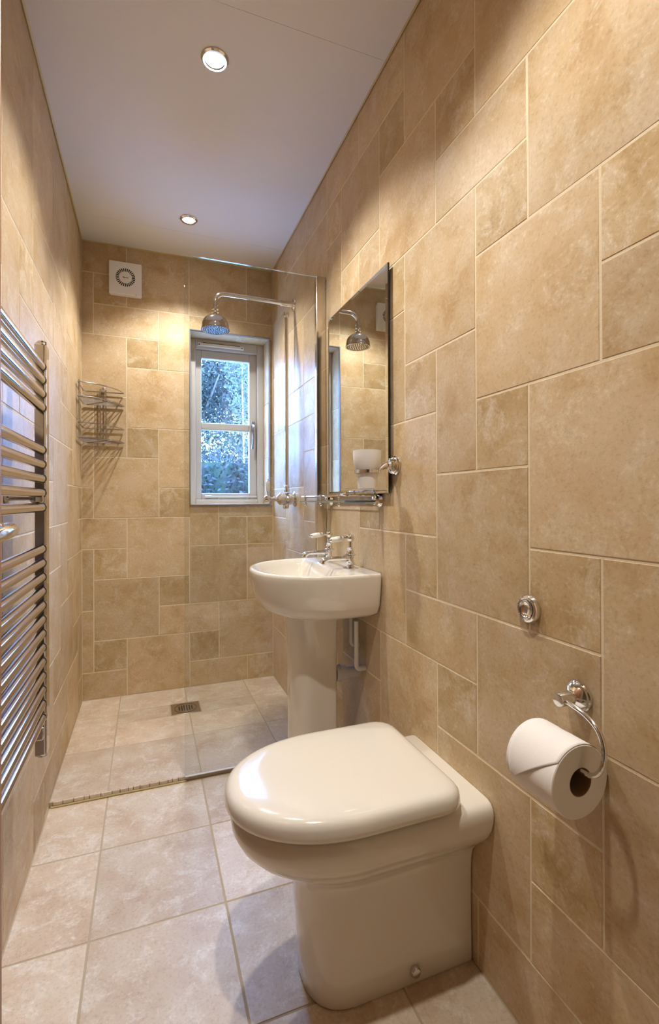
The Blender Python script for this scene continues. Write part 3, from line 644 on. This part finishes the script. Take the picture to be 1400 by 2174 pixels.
# ------------------------------------------------------------------ toilet
YT = 1.016
wc = thing('toilet', 'cream back-to-wall toilet with closed rounded lid', 'toilet', (.5, YT, 0))
sec = []
for z, fr_, hw, ax, e in ((0, .316, .096, .10, 2.5), (.004, .313, .098, .10, 2.5), (.06, .310, .0965, .10, 2.5), (.14, .304, .0955, .105, 2.45), (.20, .300, .096, .11, 2.4), (.235, .297, .098, .115, 2.35), (.258, .289, .104, .125, 2.3), (.274, .272, .115, .145, 2.2),
                          (.288, .246, .130, .17, 2.15), (.302, .220, .144, .19, 2.15), (.320, .194, .158, .21, 2.15), (.340, .175, .1685, .225, 2.15), (.360, .165, .174, .235, 2.15), (.376, .163, .175, .235, 2.15), (.387, .166, .172, .235, 2.15), (.3945, .173, .165, .23, 2.15), (.398, .184, .154, .22, 2.15)):
    sec.append(dshape(fr_, XR - .001, YT, hw, ax, z, e, .006))
MB().rings(sec).build('toilet_pan', MT['ceramic'], wc, 60)
def slab(name, z0, prof, fr_, bk, hw, ax, m, e=2.15, rc=.03):
    S = [dshape(fr_ + d, bk - d, YT, hw - d, ax - d, z0 + dz, e, max(.004, rc - d * .5)) for dz, d in prof]
    return MB().rings(S).build(name, m, wc, 60)
slab('toilet_seat', .3985, ((0, .010), (.004, .006), (.008, .006), (.010, .010)), .160, .612, .178, .245, MT['lidm'], rc=.045)
slab('toilet_lid', .4075, ((0, .010), (.002, .004), (.007, .0005), (.015, 0), (.024, .001), (.032, .004), (.038, .010), (.0415, .018), (.0435, .03), (.0450, .06), (.0458, .10), (.046, .13)), .150, .622, .186, .255, MT['lidm'], rc=.052)
for s_ in (-.085, .055): MB().box((.595, YT + s_, .3985), (.640, YT + s_ + .03, .410)).build('hinge', MT['lidm'], wc, bevel=.003)
MB().lathe([(.0115, 0), (.0115, .008), (.0095, .011), (.004, .012)], frame((.540, YT - .0960, .030), (0, -1, 0)), 20).build('fixing_cap', MT['chromeb'], wc)

# flush button
fb = thing('flush_button', 'round chrome flush button set in the right wall above toilet', 'flush button', (XR, .739, .837))
MB().lathe([(.0275, 0), (.0275, .005), (.025, .010), (.0215, .0115), (.0185, .0105)], frame((XR, .739, .837), (-1, 0, 0)), 36, cap1=False).build('button_ring', MT['chrome'], fb)
MB().lathe([(.0180, .011), (.0165, .0115), (.014, .008), (.009, .005), (0, .004)], frame((XR, .739, .837), (-1, 0, 0)), 36, cap0=False).build('push_button', MT['chrome'], fb)
MB().tube(arc((XR - .0108, .739, .837), .0182, 0, 2 * PI, 36, (0, 1, 0), (0, 0, 1))[:-1], .0005, 6, True).build('button_gap', MT['black'], fb)

# ------------------------------------------------------------------ toilet roll and holder
rx, rz_, R0, rt = .633, .606, .0575, .0215; ry0, ry1 = .570, .672
tp = thing('toilet_roll_holder', 'chrome hook holder carrying the toilet roll on right wall', 'roll holder', (XR, .624, .712))
MB().lathe([(.0255, 0), (.0255, .005), (.0235, .007), (.024, .011), (.019, .017), (.0135, .020), (.0115, .022), (.0115, .048), (.0105, .050), (.004, .0505)], frame((XR, .624, .712), (-1, 0, 0)), 32).build('wall_rose', MT['chrome'], tp)
wz = rz_ + rt - .004
hook = smooth_path([(.652, .618, .712), (.650, .600, .711), (.648, .572, .706), (.645, .548, .694), (.641, .535, .674), (.637, .533, .652), (.634, .540, .634), (.633, .556, wz + .0005)], 6) + [Vector((rx, .60, wz)), Vector((rx, .686, wz)), Vector((rx, .690, wz + .004)), Vector((rx, .692, wz + .012))]
MB().tube(hook, .0040, 12).build('hook', MT['chrome'], tp)
roll = thing('toilet_roll', 'white toilet paper roll with its end folded to a point', 'toilet paper', (rx, .62, rz_ - R0))
fr = frame((rx, ry0, rz_), (0, 1, 0), (1, 0, 0))
MB().lathe([(rt + .001, 0), (R0 - .0015, 0), (R0, .0015), (R0, ry1 - ry0 - .0015), (R0 - .0015, ry1 - ry0), (rt + .001, ry1 - ry0)], fr, 64, cap0=False, cap1=False).build('paper_roll', MT['paper'], roll, 40)
MB().lathe([(rt + .001, .0005), (rt, .0005), (rt, ry1 - ry0 - .0005), (rt + .001, ry1 - ry0 - .0005)], fr, 40, cap0=False, cap1=False).build('cardboard_tube', MT['card'], roll, 40)
# the folded outer sheet, wrapped just proud of the roll
V = []; Fc = []; na, nb_ = 22, 14
for i in range(na + 1):
    a = math.radians(-60 + (112 + 60) * i / na)          # from behind the top round to the room side
    f = max(0, (i / na - .64) / .36)
    yA, yB = ry0 + .001 + f * .083, ry1 - .004 - f * .010
    for j in range(nb_ + 1):
        y = yA + (yB - yA) * j / nb_; rr_ = R0 + .0013 + .0040 * f * f
        b_ = PI / 2 + (a - 0)                            # 0 = straight up
        V.append((rx + rr_ * math.cos(b_), y, rz_ + rr_ * math.sin(b_)))
for i in range(na):
    for j in range(nb_):
        k = i * (nb_ + 1) + j; Fc.append((k, k + 1, k + nb_ + 2, k + nb_ + 1))
me = bpy.data.meshes.new('folded_sheet'); me.from_pydata(V, [], Fc); me.materials.append(MT['paper']); me.polygons.foreach_set('use_smooth', [True] * len(Fc))
o = bpy.data.objects.new('folded_sheet', me); COL.objects.link(o); o.parent = roll; o.matrix_parent_inverse = roll.matrix_basis.inverted()
b_ = o.modifiers.new('thick', 'SOLIDIFY'); b_.thickness = .0006

# ------------------------------------------------------------------ towel radiator
rad = thing('towel_radiator', 'chrome ladder towel radiator on the left wall', 'radiator', (-.247, 1.14, .40))
px0, px1 = -.262, -.2365
def post(y0, y1):
    m_ = MB(); S = []
    def out(z, d=0):
        P = [(px0 + d, y0 + d), (px1 - .004, y0 + d), (px1 - d, y0 + .004 + d)]
        P += [(px1 - d, y1 - .004 - d), (px1 - .004, y1 - d), (px0 + d, y1 - d)]
        return [(x, y, z) for x, y in P]
    m_.rings([out(.412, .003), out(.416), out(1.440), out(1.446, .004)]); return m_
for y0, y1 in ((1.380, 1.424), (.850, .894)):
    p = post(y0, y1).build('radiator_post', MT['radchrome'], rad, bevel=.0015)
    MB().lathe([(.011, 0), (.011, .005), (.008, .007)], frame(((px0 + px1) / 2, (y0 + y1) / 2, 1.446), (0, 0, 1)), 16).build('end_plug', MT['radchrome'], p)
    MB().lathe([(.011, 0), (.011, .006), (.008, .008)], frame(((px0 + px1) / 2, (y0 + y1) / 2, .412), (0, 0, -1)), 16).build('end_plug', MT['radchrome'], p)
bar_py = [770, 799, 829, 858, 949, 980, 1010.5, 1041, 1072] + [1160.7 + 30.2 * i for i in range(13)]
me = None
for py in bar_py:
    z = 1.048 - (py - 1058.7) / 864.0
    if me is None:
        b0 = MB(); b0.tube([(0, .885, 0), (0, 1.390, 0)], .011, 24)
        cl = MB(); cl.tube([(0, 1.3735, 0), (0, 1.381, 0)], .0125, 24); me = b0.mesh('bar', [MT['radchrome']]); mc = cl.mesh('collar', [MT['radchrome']])
    o = bpy.data.objects.new('bar', me); COL.objects.link(o); o.parent = rad; o.matrix_parent_inverse = rad.matrix_basis.inverted(); o.location = (-.2465, 0, z)
    c_ = bpy.data.objects.new('collar', mc); COL.objects.link(c_); c_.parent = o; c_.matrix_parent_inverse = Matrix.Identity(4)
for z in (1.0585, .485):
    b_ = MB().lathe([(.016, 0), (.016, .006), (.009, .008), (.009, .050), (.013, .052), (.013, .062)], frame((XL + .001, 1.345, z), (1, 0, 0)), 18).build('wall_bracket', MT['radchrome'], rad)
    MB().box((-.262, 1.339, z - .015), (-.236, 1.351, z + .015)).build('bracket_clamp', MT['radchrome'], b_, bevel=.003)
